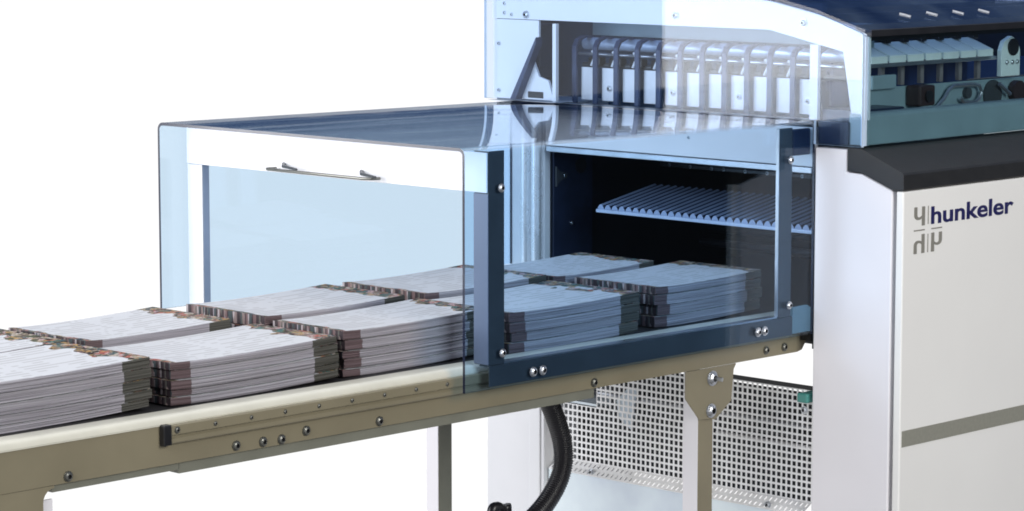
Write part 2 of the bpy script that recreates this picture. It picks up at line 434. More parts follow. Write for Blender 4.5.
# ---- head of the machine: white end frame behind the clear end pane
fr = MB()
fr.prism([(0.625, 1.2075), (0.092, 1.2075), (-0.036, 1.182), (-0.052, 1.092), (-0.0795, 1.092), (-0.0795, 1.2085), (0.0, 1.229), (0.089, 1.246), (0.25, 1.262), (0.625, 1.27)], 0.012, 0.016)
fr.build('end_frame', M['white_sheet'], mach)
sp_ = MB().prism([(0.624, 1.0885), (0.624, 1.2065), (0.53, 1.2065), (0.53, 1.182), (0.583, 1.0885)], 0.013, 0.017)
sp_.build('side_plate', M['white_sheet'], mach)
MB().prism([(0.5825, 1.0885), (0.5295, 1.182), (0.5295, 1.172), (0.5715, 1.0885)], 0.006, 0.02).build('diagonal_brace', M['navy_strap'], mach)
lp = MB().prism([(0.585, 1.0885), (0.556, 1.160), (0.550, 1.151), (0.536, 1.123), (0.517, 1.118), (0.506, 1.0885)], 0.02, 0.024).build('lower_plate', M['white_sheet'], mach)
MB().box(0.0185, 0.0205, 0.527, 0.558, 1.091, 1.1005).build('slot', M['black'], lp, bevel=0.0015)
MB().prism([(0.588, 1.20), (0.549, 1.20), (0.549, 1.135), (0.557, 1.118), (0.574, 1.142)], 0.034, 0.07).build('pivot_casting', M['navy'], mach, bevel=0.003)
MB().box(0.008, 0.014, 0.4905, 0.4975, 1.0885, 1.203).build('slim_post', M['white_sheet'], mach)
MB().box(0.008, 0.014, 0.004, 0.0175, 1.0885, 1.19).build('slim_post', M['white_sheet'], mach)
for (y, z) in ((0.555, 1.2145), (0.262, 1.222), (0.032, 1.2185)):
    bolt(mach, (0.0118, y, z), 'x', 0.95)
for (y, z) in ((0.585, 1.214), (0.600, 1.216), (0.6, 1.23), (0.612, 1.17), (0.612, 1.10)):
    bolt(mach, (0.0122, y, z), 'x', 0.45)
# feed shafts and straps behind the frame
MB().tube([(0.10, 0.02, 1.1705), (0.10, 0.515, 1.1705)], 0.0095, 20).build('feed_shaft', paint('shaft_steel', (0.45, 0.53, 0.66), 0.25, metal=0.3, coat=0.5), mach, smooth=True)
MB().tube([(0.085, 0.02, 1.156), (0.085, 0.515, 1.156)], 0.0022, 10).build('guide_rod', M['steel'], mach, smooth=True)
MB().tube([(0.095, 0.02, 1.139), (0.095, 0.515, 1.139)], 0.004, 10).build('guide_rod', M['dark_steel'], mach, smooth=True)
MB().box(0.14, 0.15, 0.10, 0.617, 1.06, 1.24).build('head_back_plate', paint('blue_grey_back', (0.035, 0.075, 0.14), 0.4), mach)
MB().box(0.018, 0.155, 0.6175, 0.6215, 1.06, 1.25).build('head_side_wall', M['navy'], mach)
MB().box(0.12, 0.128, 0.0, 0.52, 1.182, 1.215).build('upper_cross_plate', M['teal'], mach)
bb0 = None
for i in range(11):
    y = 0.4833 - 0.0413 * i
    if bb0 is None:
        bb0 = MB().box(0.084, 0.098, -0.011, 0.013, 1.1385, 1.1515).build('rocker_block', M['black'], mach, bevel=0.002); bb0.location = (0, y, 0)
    else:
        copy_obj(bb0, mach, (0, y, 0))
ys = [0.504 - 0.0413 * i for i in range(12)]
strap0 = plate0 = clip0 = None
for i, y in enumerate(ys):
    if strap0 is None:
        mb = MB().prism([(0.062, 1.078), (0.062, 1.168), (0.068, 1.178), (0.082, 1.183), (0.10, 1.182), (0.10, 1.179), (0.084, 1.180), (0.071, 1.175), (0.0655, 1.167), (0.0655, 1.078)], -0.0042, 0.0042, 'y')
        strap0 = mb.build('strap', M['navy_strap'], mach); strap0.location = (0, y, 0)
        pm = MB().box(0.072, 0.075, -0.0155, 0.0155, 1.0885, 1.137)
        plate0 = pm.build('deflector_plate', M['white_sheet'], mach, bevel=0.0008); plate0.location = (0, y - 0.0207, 0)
        cm = MB().tube([(0.082, 0.006, 1.160), (0.080, -0.004, 1.159), (0.079, -0.001, 1.150), (0.079, 0.005, 1.139)], 0.0021, 8)
        clip0 = cm.build('spring_clip', M['white_sheet'], mach, smooth=True); clip0.location = (0, y - 0.024, 0)
    else:
        copy_obj(strap0, mach, (0, y, 0))
        if i < 11:
            copy_obj(plate0, mach, (0, y - 0.0207, 0)); copy_obj(clip0, mach, (0, y - 0.024, 0))
            if i % 3 == 1: bolt(mach, (0.0718, y - 0.0207, 1.107), 'x', 0.8)

# clear end pane, sheet 5 mm, rounded top outline
ol = [(0.626, 1.0885), (-0.0005, 1.0885), (-0.0005, 1.0565), (-0.0812, 1.0565)] + [(-0.0812, 1.2)] + arc(-0.0752, 1.2035, 0.006, 180, 108, 4) + [(-0.04, 1.2215), (0.0, 1.2335), (0.05, 1.2435), (0.089, 1.250), (0.16, 1.258), (0.25, 1.266), (0.626, 1.274)]
ep = MB().prism(ol, -0.0045, 0.0005, cap_mi=0, mi=1)
ep.build('cover_end_pane', [M['pane_clear'], M['pane_edge_light']], mach)
# bent rim where end pane meets the front pane
MB().prism([(-0.0815, 1.058), (-0.0815, 1.204), (-0.0755, 1.2065), (-0.0755, 1.058)], 0.0012, 0.0065).build('pane_rim', M['pane_edge_light'], mach)
# tinted front pane and lid
MB().box(0.007, 1.3, -0.0845, -0.0805, 1.0565, 1.205).build('cover_front_pane', M['pane_teal'], mach)
lidp = [(-0.0835, 1.2095), (-0.04, 1.2225), (0.0, 1.2345), (0.05, 1.2445), (0.089, 1.251), (0.16, 1.259), (0.25, 1.267), (0.626, 1.275)]
lid = lidp + [(y, z + 0.004) for y, z in reversed(lidp)]
MB().prism(lid, -0.003, 1.3).build('cover_lid', M['pane_navy'], mach)
MB().prism([(-0.0865, 1.204), (-0.0865, 1.2125), (-0.06, 1.219), (-0.06, 1.2135), (-0.079, 1.207), (-0.079, 1.204)], 0.007, 1.3).build('lid_seal', M['black'], mach)
MB().box(0.02, 1.3, -0.055, -0.035, 1.196, 1.2055).build('lid_inner_beam', M['cavity'], mach)
st0 = None
for i in range(4):
    x = 0.15 + 0.062 * i
    if st0 is None:
        st0 = MB().box(-0.0022, 0.0022, 0.0, 0.016, 0.0, 0.0022).build('lid_glint', M['steel'], mach)  # thin slips stand in for small reflections on the lid
        st0.rotation_euler = (math.radians(14), 0, 0.5); st0.location = (x, -0.045, 1.2246)
    else:
        copy_obj(st0, mach, (x, -0.045, 1.2246))
# mechanism behind the front pane
MB().prism([(-0.076, 1.0575), (-0.076, 1.096), (-0.071, 1.1), (-0.05, 1.1), (-0.05, 1.0575)], 0.008, 1.3).build('lower_rail', M['teal'], mach, bevel=0.0015)
MB().box(0.155, 1.285, 0.30, 0.31, 1.03, 1.21).build('inner_back_panel', M['navy'], mach)
for i in range(5):
    x = 0.26 + 0.10 * i
    MB().box(x, x + 0.014, 0.286, 0.299, 1.06, 1.18).build('inner_rib', M['brown'], mach)
MB().box(0.155, 1.3, 0.612, 0.617, 1.03, 1.255).build('head_rear_wall', M['navy'], mach)
MB().box(1.292, 1.3, -0.079, 0.611, 1.03, 1.2).build('head_far_wall', M['navy'], mach)
MB().box(0.28, 1.285, 0.20, 0.21, 1.105, 1.135).build('blue_panel', paint('deep_blue_panel', (0.02, 0.05, 0.16), 0.3), mach, bevel=0.002)
# row of pale plates along the top
pp0 = None
for i in range(7):
    x = 0.125 + 0.042 * i
    if pp0 is None:
        pp0 = MB().prism([(-0.012, 1.160), (-0.012, 1.170), (0.03, 1.186), (0.03, 1.183)], -0.0185, 0.0185, 'x').build('pale_plate', M['mint'], mach, bevel=0.0006)
        pp0.location = (x, 0, 0)
    else:
        copy_obj(pp0, mach, (x, 0, 0))
dc0 = None
for i in range(7):
    x = 0.146 + 0.042 * i
    if dc0 is None:
        dc0 = MB().box(-0.006, 0.006, 0.020, 0.036, 1.1845, 1.1915).build('dark_clip', M['black'], mach, bevel=0.001); dc0.location = (x, 0, 0)
    else:
        copy_obj(dc0, mach, (x, 0, 0))
MB().box(0.10, 0.41, -0.010, 0.008, 1.1545, 1.1595).build('plate_rail', M['steel'], mach, bevel=0.001)
MB().box(0.10, 0.42, 0.05, 0.055, 1.10, 1.160).build('plate_back', paint('navy_panel', (0.018, 0.035, 0.11), 0.3), mach)
ps0 = None
for i in range(6):
    x = 0.165 + 0.046 * i
    if ps0 is None:
        ps0 = MB().box(-0.004, 0.004, 0.0, 0.006, 1.126, 1.1545).build('slim_stay', paint('warm_grey_stay', (0.24, 0.21, 0.21), 0.4), mach); ps0.location = (x, 0.012, 0)
    else:
        copy_obj(ps0, mach, (x, 0.012, 0))
MB().box(0.095, 0.50, -0.004, 0.0, 1.0885, 1.126).build('inner_side_plate', M['teal'], mach, bevel=0.0015)
MB().box(0.11, 0.165, -0.012, -0.0045, 1.124, 1.144).build('small_box', M['teal'], mach, bevel=0.002)
MB().box(0.195, 0.232, -0.03, -0.005, 1.098, 1.127).build('motor_block', M['brown'], mach, bevel=0.003)
MB().tube([(0.2135, -0.0305, 1.112), (0.2135, -0.034, 1.112)], 0.008, 16).build('motor_boss', M['black'], mach, smooth=True)
hx = [(0.258, -0.012, 1.092), (0.278, -0.012, 1.105), (0.289, -0.012, 1.117), (0.300, -0.012, 1.1215), (0.345, -0.012, 1.1215), (0.362, -0.012, 1.119), (0.368, -0.012, 1.110), (0.362, -0.012, 1.100), (0.352, -0.012, 1.0955), (0.325, -0.012, 1.097), (0.318, -0.012, 1.103)]
MB().tube(hx, 0.0027, 10).build('wire_handle', M['steel'], mach, smooth=True)
MB().tube([(0.34, -0.004, 1.109), (0.34, -0.010, 1.109)], 0.008, 16).build('pivot_disc', M['dark_steel'], mach, smooth=True)
MB().tube([(0.405, -0.004, 1.103), (0.405, -0.007, 1.103)], 0.022, 24).build('pivot_disc', M['dark_steel'], mach, smooth=True)
MB().tube([(0.459, -0.006, 1.106), (0.459, -0.016, 1.106)], 0.016, 20).build('pivot_disc', M['brown'], mach, smooth=True)
MB().tube([(0.41, -0.014, 1.119), (0.437, -0.014, 1.103)], 0.003, 8).build('lever', M['steel'], mach, smooth=True)
brk = MB().prism([(0.405, 1.13), (0.405, 1.168), (0.412, 1.181), (0.43, 1.188), (0.446, 1.181), (0.452, 1.168), (0.452, 1.13)], -0.02, -0.012, 'y').build('end_bracket', M['mint'], mach, bevel=0.001)
MB().tube([(0.432, -0.0205, 1.172), (0.432, -0.023, 1.172)], 0.0125, 20).build('dark_bushing', M['black'], brk, smooth=True)
for x in (0.418, 0.432, 0.444):
    bolt(brk, (x, -0.0202, 1.150), 'y', 0.55)
MB().tube([(0.36, -0.062, 1.080), (1.2, -0.062, 1.080)], 0.003, 8).build('brass_rod', paint('brass_rod', (0.7, 0.55, 0.38), 0.3, metal=0.8), mach, smooth=True)

# ---- lower end: perforated guard, its folded foot, backing, sheet below
def perforated(ya, yb, za, zb, pitch_y, pitch_z, hole_y, hole_z, place):
    ny = max(1, round((yb - ya) / pitch_y)); nz = max(1, round((zb - za) / pitch_z))
    py = (yb - ya) / ny; pz = (zb - za) / nz
    us = [ya]; ws = [za]
    for i in range(ny): us += [ya + i * py + (py - hole_y) / 2, ya + i * py + (py + hole_y) / 2]
    for j in range(nz): ws += [za + j * pz + (pz - hole_z) / 2, za + j * pz + (pz + hole_z) / 2]
    us.append(yb); ws.append(zb)
    mb = MB(); W = len(ws)
    for u in us:
        for w in ws: mb.v.append(place(u, w))
    for i in range(len(us) - 1):
        for j in range(len(ws) - 1):
            if i % 2 == 1 and j % 2 == 1: continue
            mb.f.append((i * W + j, (i + 1) * W + j, (i + 1) * W + j + 1, i * W + j + 1)); mb.mi.append(0)
    return mb
def solid(o, t=0.001):
    s = o.modifiers.new('thick', 'SOLIDIFY'); s.thickness = t; s.offset = 0
pg = perforated(0.022, 0.427, 0.637, 0.711, 0.0091, 0.0091, 0.0062, 0.0063, lambda u, w: (0.03, u, w))
p2 = perforated(0.022, 0.502, 0.553, 0.637, 0.0091, 0.0091, 0.0062, 0.0063, lambda u, w: (0.03, u, w))
pg.add(p2.v, p2.f)
guard = pg.build('perforated_guard', M['zinc'], mach); solid(guard)
p3 = perforated(0.022, 0.502, 0.0, 0.030, 0.0091, 0.0125, 0.0030, 0.0085, lambda u, w: (0.006 + 0.024 * w / 0.03, u, 0.539 + 0.014 * w / 0.03))
ft = p3.build('folded_foot', M['zinc'], guard); solid(ft)
for y in (0.42, 0.235, 0.085):
    bolt(guard, (0.012, y, 0.5435), 'x', 0.9)
MB().box(0.028, 0.034, 0.022, 0.427, 0.7115, 0.7165).build('guard_cap', M['black'], mach)
gb = MB().box(0.075, 0.08, 0.02, 0.504, 0.54, 0.63); gb.box(0.0585, 0.0625, 0.02, 0.425, 0.63, 0.70)
gb.build('guard_backing', M['cavity'], mach)
for z, y0_, y1_, m_ in ((0.655, 0.03, 0.44, 'steel'), (0.625, 0.03, 0.21, 'zinc'), (0.64, 0.03, 0.17, 'dark_steel'), (0.61, 0.06, 0.18, 'dark_steel')):
    MB().tube([(0.048, y0_, z), (0.048, y1_, z)], 0.0035, 8).build('inner_rod', M[m_], mach, smooth=True)
MB().prism([(0.365, 0.61), (0.39, 0.625), (0.395, 0.65), (0.375, 0.67), (0.352, 0.675), (0.36, 0.645)], 0.038, 0.041).build('inner_plate', M['blue_steel'], mach)
MB().box(0.034, 0.20, 0.43, 0.503, 0.6375, 0.641).build('side_tray', M['blue_steel'], mach)
MB().box(0.008, 0.014, 0.003, 0.504, 0.0, 0.5385).build('lower_panel', M['blue_steel'], mach)
lt = MB().box(-0.004, 0.0285, 0.006, 0.024, 0.699, 0.712).build('latch', paint('green_latch', (0.06, 0.25, 0.22), 0.4), mach, bevel=0.002)
bolt(mach, (-0.001, 0.012, 0.689), 'x', 0.9)

# ================================================================== CONVEYOR TABLE
conv = thing('conveyor_table', 'beige steel delivery conveyor with black belt running into the machine', 'conveyor')
rp = [(0.03, 0.7675), (0.03, 0.8095)] + arc(0.038, 0.8135, 0.008, 180, 90, 5) + [(0.055, 0.8215), (0.055, 0.8195), (0.033, 0.8195 - 0.008), (0.033, 0.7675)]
rp = [(0.03, 0.7675), (0.03, 0.8115)] + arc(0.040, 0.8115, 0.010, 180, 90, 6) + [(0.056, 0.8215), (0.056, 0.8195), (0.040, 0.8195), (0.034, 0.8165), (0.033, 0.8115), (0.033, 0.7675)]
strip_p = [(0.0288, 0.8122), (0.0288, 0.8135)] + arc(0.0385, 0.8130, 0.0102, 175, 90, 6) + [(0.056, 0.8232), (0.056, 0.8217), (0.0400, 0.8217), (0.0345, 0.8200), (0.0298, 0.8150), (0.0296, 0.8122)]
MB().prism(strip_p, -1.65, 0.003).build('lip_highlight', M['cream'], conv, smooth=True)  # pale colour stands in for the gloss highlight on the rail lip
rail = MB().prism(rp, -1.65, 0.004).build('front_rail', M['beige'], conv, smooth=True)
# chamfered nose of the rail at the machine
MB().prism([(0.0045, 0.7675), (0.0145, 0.7695), (0.027, 0.785), (0.027, 0.8205), (0.0045, 0.8205)], 0.0305, 0.034, 'y').build('rail_nose', M['beige'], conv)
MB().box(-1.65, -0.02, 0.52, 0.523, 0.765, 0.8215).build('back_rail', M['beige'], conv, bevel=0.001)
MB().box(-1.65, 0.50, 0.0565, 0.515, 0.8085, 0.8195).build('belt', M['belt'], conv, bevel=0.003)
fl = MB().box(-1.088, -0.406, 0.0335, 0.05, 0.7545, 0.767); fl.box(-1.2625, -1.0885, 0.0335, 0.05, 0.759, 0.767)
fl.build('lower_flange', M['beige_dark'], conv)
# slide rail for the hood
sl = MB().prism([(0.0295, 0.7915), (0.0245, 0.7915), (0.0235, 0.793), (0.0235, 0.7965), (0.026, 0.7985), (0.026, 0.8005), (0.0225, 0.8015), (0.0225, 0.8115), (0.0235, 0.8125), (0.0295, 0.8125)], -1.107, -0.02).build('slide_rail', M['beige'], conv)
MB().box(-1.1185, -1.1072, 0.021, 0.0298, 0.7905, 0.8135).build('end_cap', M['black'], sl, bevel=0.0012)
for x in (-1.099, -1.044, -0.991, -0.940, -0.888, -0.836, -0.784, -0.732, -0.68):
    bolt(sl, (x, 0.0226, 0.8065), 'd', 0.42 if x > -1.09 else 0.62)
for (x, z) in ((-1.244, 0.7745), (-1.008, 0.7755), (-0.968, 0.7745), (-0.940, 0.7735), (-0.902, 0.7785), (-0.786, 0.7745), (-0.410, 0.775), (-0.064, 0.7775), (-0.025, 0.7775)):
    bolt(conv, (x, 0.0298, z), 'd', 0.92)
# left support: plate that drops from the rail, rounded inner corner
lp_ = [(-1.65, 0.767)] + [(-1.262, 0.767)] + [(-1.262, 0.7645)] + arc(-1.262, 0.7495, 0.015, 90, 180, 5) + [(-1.277, 0.0), (-1.65, 0.0)]
MB().prism(lp_, 0.0302, 0.0335, 'y').build('support_plate', M['beige'], conv)
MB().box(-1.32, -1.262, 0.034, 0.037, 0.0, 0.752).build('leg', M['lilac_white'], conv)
# right leg pair with gusset
lg = MB().box(-0.202, -0.1725, 0.0315, 0.058, 0.0, 0.735).build('leg', M['beige'], conv, bevel=0.0015)
MB().box(-0.2032, -0.2022, 0.0325, 0.0575, 0.0, 0.733).build('leg_lit_side', M['lilac_white'], lg)  # lit side of the leg, its brightness put into a paler sheet
gus = [(-0.231, 0.767), (-0.231, 0.731), (-0.203, 0.7), (-0.1705, 0.6965), (-0.138, 0.718), (-0.1335, 0.76), (-0.1285, 0.767)]
gs = MB().prism(gus, 0.0288, 0.0312, 'y').build('gusset', M['beige'], conv)
bolt(gs, (-0.179, 0.0286, 0.753), 'y', 1.6); bolt(gs, (-0.181, 0.0286, 0.7095), 'y', 1.5)
MB().tube([(-0.176, 0.029, 0.7525), (-0.172, 0.016, 0.7515)], 0.003, 8).build('stud', M['steel'], gs)
lg = MB().box(-0.2255, -0.199, 0.5, 0.525, 0.0, 0.765).build('leg', M['beige_dark'], conv, bevel=0.0015)
MB().box(-0.2267, -0.2257, 0.501, 0.5245, 0.0, 0.765).build('leg_lit_side', M['lilac_white'], lg)  # pale sheet paints the light on this leg's side too
MB().box(-1.50, -1.47, 0.5, 0.525, 0.0, 0.765).build('leg', M['beige_dark'], conv, bevel=0.0015)
MB().prism([(-0.04, 0.80), (-0.04, 0.836), (-0.008, 0.8365), (0.012, 0.8255), (0.016, 0.80)], 0.004, 0.008, 'y').build('end_bracket', M['teal'], conv)
MB().box(0.008, 0.024, 0.010, 0.028, 0.784, 0.797).build('stop_block', M['black'], conv)

# ================================================================== SAFETY HOOD
hood = thing('safety_hood', 'blue transparent acrylic safety hood over the conveyor, open at its left end', 'hood', (-0.34, 0.29, 0.82))
HL = (0.34, -0.29, -0.82)
def hb(mb, name, mats, parent=None, **k):
    if parent is None or parent is hood:
        o = mb.build(name, mats, hood, **k); o.location = Vector(HL)
    else:
        o = mb.build(name, mats, parent, **k)
    return o
T = 0.004; ZT = 1.0925; R = 0.010; FY = 0.576
outer = [(0.0, 0.7965)] + arc(R, ZT - R, R, 180, 90, 8) + arc(FY - R, ZT - R, R, 90, 0, 8) + [(FY, 0.8425)]
inner = [(FY - T, 0.8425)] + arc(FY - R, ZT - R, R - T, 0, 90, 8) + arc(R, ZT - R, R - T, 90, 180, 8) + [(T, 0.7965)]
sh = MB(); ol = outer + inner; n = len(ol); X0, X1 = -0.672, -0.001
v0 = [(X0, y, z) for y, z in ol]
v1 = [(X1, y, z - (0.0055 * max(0, min(1, (z - 0.9) / 0.18)))) for y, z in ol]      # the top dips slightly towards the machine
sh.v = v0 + v1
for i in range(n):
    j = (i + 1) % n
    sh.f.append((i, j, n + j, n + i)); sh.mi.append(2 if ol[i][0] > FY - 0.012 and ol[j][0] > FY - 0.012 else (3 if ol[i][0] > 0.008 and ol[j][0] > 0.008 else 0))
h2 = len(outer)
for i in range(h2 - 1):
    a, b, c, d = i, i + 1, n - 2 - i, n - 1 - i
    sh.f.append((a, b, c, d)); sh.mi.append(1)
    sh.f.append((n + a, n + b, n + c, n + d)); sh.mi.append(1)
shell = hb(sh, 'acrylic_shell', [M['pane'], M['pane_edge'], M['pane_far'], M['pane_top']], smooth=True)
XP = -0.6255
FRAME = M['dark_steel']
# portal: two angle posts and a white cross band; paler slabs paint the posts' lit faces
def post(xa, xb, ya, yb, za, zb, name='post'):
    return hb(MB().box(xa, xb, ya, yb, za, zb), name, FRAME, bevel=0.0012)
pf = hb(MB().prism([(XP, 0.0055), (XP, 0.030), (XP + 0.003, 0.030), (XP + 0.003, 0.0085), (XP + 0.0265, 0.0085), (XP + 0.0265, 0.0055)], 0.8245, 1.0855, 'z'), 'post', FRAME)
hb(MB().box(XP - 0.0015, XP - 0.0002, 0.0058, 0.0298, 0.8255, 1.034), 'post_lit_face', M['grey_face'])
pb = hb(MB().box(XP, XP + 0.012, 0.5405, 0.5695, 0.8225, 1.08), 'post', M['far_post'], bevel=0.001)
hb(MB().box(XP - 0.0015, XP - 0.0002, 0.540, 0.5695, 0.8225, 1.0345), 'post_lit_face', M['white_sheet'])
band = hb(MB().box(XP - 0.003, XP - 0.0005, 0.0062, 0.5695, 1.0352, 1.084), 'cross_band', M['white_sheet'], bevel=0.0008)
hh = hb(MB().tube([(-0.632, 0.385, 1.041), (-0.648, 0.385, 1.0415), (-0.652, 0.378, 1.0415), (-0.652, 0.20, 1.0415), (-0.648, 0.19, 1.0415), (-0.632, 0.19, 1.041)], 0.0020, 10), 'handle', M['bolt_steel'], smooth=True)
for y in (0.362, 0.215):
    mt = MB(); mt.tube([(-0.6285, y + 0.012, 1.047), (-0.640, y, 1.0455), (-0.644, y - 0.03, 1.0435)], [0.0026, 0.0022, 0.0017], 8)
    hb(mt, 'handle_mount', M['dark_steel'], smooth=True)
p2_ = hb(MB().prism([(-0.0695, 0.0055), (-0.0695, 0.011), (-0.0665, 0.011), (-0.0665, 0.0085), (-0.043, 0.0085), (-0.043, 0.0055)], 0.8245, 1.0805, 'z'), 'post', M['dark_steel'])
hb(MB().box(-0.0708, -0.0697, 0.0058, 0.0108, 0.826, 1.080), 'post_lit_face', M['steel'])  # bright slab paints the lit face of the right post
bar = hb(MB().prism([(0.0045, 0.7985), (0.0045, 0.824), (0.022, 0.824), (0.022, 0.8225), (0.006, 0.8225), (0.006, 0.7985)], XP, -0.0395, 'x'), 'bottom_bar', M['dark_steel'])
hb(MB().box(XP + 0.0275, -0.0705, 0.0065, 0.0205, 0.8243, 0.8262), 'bar_top', M['steel'])
hb(MB().box(-0.0405, -0.003, 0.0055, 0.012, 1.042, 1.078), 'hinge_block', M['navy'], bevel=0.002)
for (x, z, s) in ((-0.554, 0.8095, 0.98), (-0.537, 0.8095, 0.98), (-0.119, 0.8115, 0.98), (-0.105, 0.8115, 0.98), (-0.608, 0.839, 0.85), (-0.610, 1.041, 0.85), (-0.053, 0.841, 0.85), (-0.053, 1.038, 0.85)):
    b = bolt(hood, (x + HL[0], -0.0003 + HL[1], z + HL[2]), 'y', s)

# ================================================================== HOSE
hose_pts = [(-0.245, 0.30, 0.79), (-0.228, 0.30, 0.735), (-0.212, 0.30, 0.70), (-0.193, 0.30, 0.664), (-0.179, 0.30, 0.625), (-0.181, 0.30, 0.590), (-0.203, 0.30, 0.558), (-0.240, 0.30, 0.531), (-0.30, 0.30, 0.505), (-0.36, 0.30, 0.46), (-0.38, 0.30, 0.36), (-0.37, 0.30, 0.2), (-0.36, 0.30, 0.0)]
def spline(P, n):
    P = [Vector(p) for p in P]; out = []
    for i in range(len(P) - 1):
        a, b, c, d = P[max(i - 1, 0)], P[i], P[i + 1], P[min(i + 2, len(P) - 1)]
        for k in range(n):
            t = k / n
            out.append(0.5 * ((2 * b) + (c - a) * t + (2 * a - 5 * b + 4 * c - d) * t * t + (-a + 3 * b - 3 * c + d) * t ** 3))
    out.append(P[-1]); return out
hp = spline(hose_pts, 44)
rr = [0.0135 + 0.0007 * math.sin(i * 2 * PI / 4) for i in range(len(hp))]
ho = MB().tube(hp, rr, 18).build('cable_hose', M['rubber'], smooth=False)
ho.data.polygons.foreach_set('use_smooth', [True] * len(ho.data.polygons))
ho['label'] = 'black ribbed hose curving down beneath the conveyor in front of the perforated guard'; ho['category'] = 'hose'
cp = [(-0.30, 0.33, 0.0), (-0.297, 0.33, 0.40), (-0.292, 0.33, 0.53), (-0.281, 0.33, 0.549), (-0.266, 0.33, 0.535), (-0.26, 0.33, 0.50), (-0.255, 0.33, 0.0)]
c2 = MB().tube(spline(cp, 10), 0.0075, 12).build('cable_loop', M['rubber'], smooth=True)
c2['label'] = 'short dark cable loop just left of the ribbed hose at the bottom edge'; c2['category'] = 'cable'

# ================================================================== BOOKS
BZ = 0.8200
def book(x0, x1, y0, y1, z0, t, bend, name='book'):
    """one slab of bound pages; local origin at its lower front left corner"""
    L = x1 - x0; W = y1 - y0; nx = 14
    cuts = sorted(set([0.0, 0.115, 0.85, 1.0] + [i / nx for i in range(nx + 1)]))
    mb = MB(); k = len(cuts)
    def zz(u, v): return bend * (max(0, u - 0.25) / 0.75) ** 2 + bend * 0.35 * (max(0, 0.25 - u) / 0.25) ** 2
    nl = 7; rj = random.Random(int((x0 * 3001 + y0 * 7003 + z0 * 9001) * 100))
    jit = [rj.uniform(-0.0007, 0.0007) for _ in range(nl)]
    prof = [(0, j / (nl - 1), jit[j]) for j in range(nl)] + [(1, 1, 0), (1, 0, 0)]
    for (v, w, dy) in prof:
        for u in cuts:
            mb.v.append((u * L, v * W + dy, w * t + zz(u, v)))
    for i in range(k - 1):
        c = (cuts[i] + cuts[i + 1]) / 2
        em = 1 if c < 0.115 else (2 if c > 0.85 else 0)
        def q(a, b, m): mb.f.append((a * k + i, a * k + i + 1, b * k + i + 1, b * k + i)); mb.mi.append(m)
        for r in range(nl - 1): q(r, r + 1, em)
        q(nl - 1, nl, 4); q(nl, nl + 1, em); q(nl + 1, 0, 4)
    NP = len(prof)
    mb.f.append(tuple(j * k for j in range(NP))); mb.mi.append(3)
    e = k - 1
    mb.f.append(tuple(j * k + e for j in range(NP))); mb.mi.append(2)
    o = mb.build(name, [M['edge_white'], M['edge_pink'], M['edge_olive'], M['edge_end'], M['page_top']])
    o.location = (x0, y0, z0)
    return o

WORDS = {5: ['bottom', 'second lowest', 'middle', 'second from top', 'topmost'], 4: ['bottom', 'second lowest', 'second from top', 'topmost']}
stacks = [
    ('near row pile cut by the photo left edge', -1.345, -1.087, 0.083, 0.240, 0.057, 5),
    ('near row pile just left of hood end', -1.060, -0.806, 0.080, 0.227, 0.050, 5),
    ('near row pile straddling the hood open end', -0.791, -0.545, 0.085, 0.211, 0.0565, 5),
    ('near row pile right of the left hood post', -0.530, -0.288, 0.063, 0.225, 0.0535, 4),
    ('near row pile nearest the machine opening', -0.232, -0.011, 0.082, 0.228, 0.055, 4),
    ('far row pile at the photo left edge', -1.335, -1.077, 0.246, 0.390, 0.057, 4),
    ('far row pile left of the hood', -1.058, -0.838, 0.236, 0.386, 0.058, 4),
    ('far row pile at hood mouth beneath the handle', -0.797, -0.562, 0.219, 0.370, 0.0615, 4),
    ('far row pile behind the left hood post', -0.512, -0.284, 0.233, 0.390, 0.060, 4),
    ('far row pile by the machine white column', -0.258, -0.052, 0.243, 0.385, 0.057, 4),
]
for si, (nm, x0, x1, y0, y1, h, n) in enumerate(stacks):
    rnd = random.Random(100 + si)
    # layers of unequal thickness
    w = [rnd.uniform(0.8, 1.25) for _ in range(n)]; sw = sum(w); z = BZ
    for i in range(n):
        t = h * w[i] / sw
        dx = ((0.006 if n == 4 else 0.0035) if (i % 2) else -0.0015) + rnd.uniform(-0.0015, 0.0015); dy = (0.002 if i % 2 else 0.0) + rnd.uniform(-0.0012, 0.0012)
        if i == n - 1: dx = -0.001; dy = 0.0
        o = book(x0 + dx, x1 + dx, y0 + dy, y1 + dy, z, t - 0.0012, 0.0045)
        o.rotation_euler = (0, 0, math.radians(rnd.uniform(-0.45, 0.45)))
        o['label'] = '%s printed book in %s' % (WORDS[n][i], nm); o['category'] = 'book'; o['group'] = 'books piled on the conveyor belt'
        z += t

# ================================================================== CAMERA
cam = bpy.data.cameras.new('camera'); co = bpy.data.objects.new('camera', cam); COL.objects.link(co)
yaw, pit = math.radians(44.09), math.radians(7.119)
fw = Vector((math.cos(yaw) * math.cos(pit), math.sin(yaw) * math.cos(pit), -math.sin(pit)))
rt = Vector((math.sin(yaw), -math.cos(yaw), 0)); up = rt.cross(fw)
mw = Matrix((rt, up, -fw)).transposed().to_4x4(); mw.translation = Vector((-3.1278, -2.4575, 1.3981))
co.matrix_world = mw
cam.sensor_width = 36; cam.lens = 2928 / 1024 * 36; cam.clip_start = 0.05; cam.clip_end = 200
S.camera = co

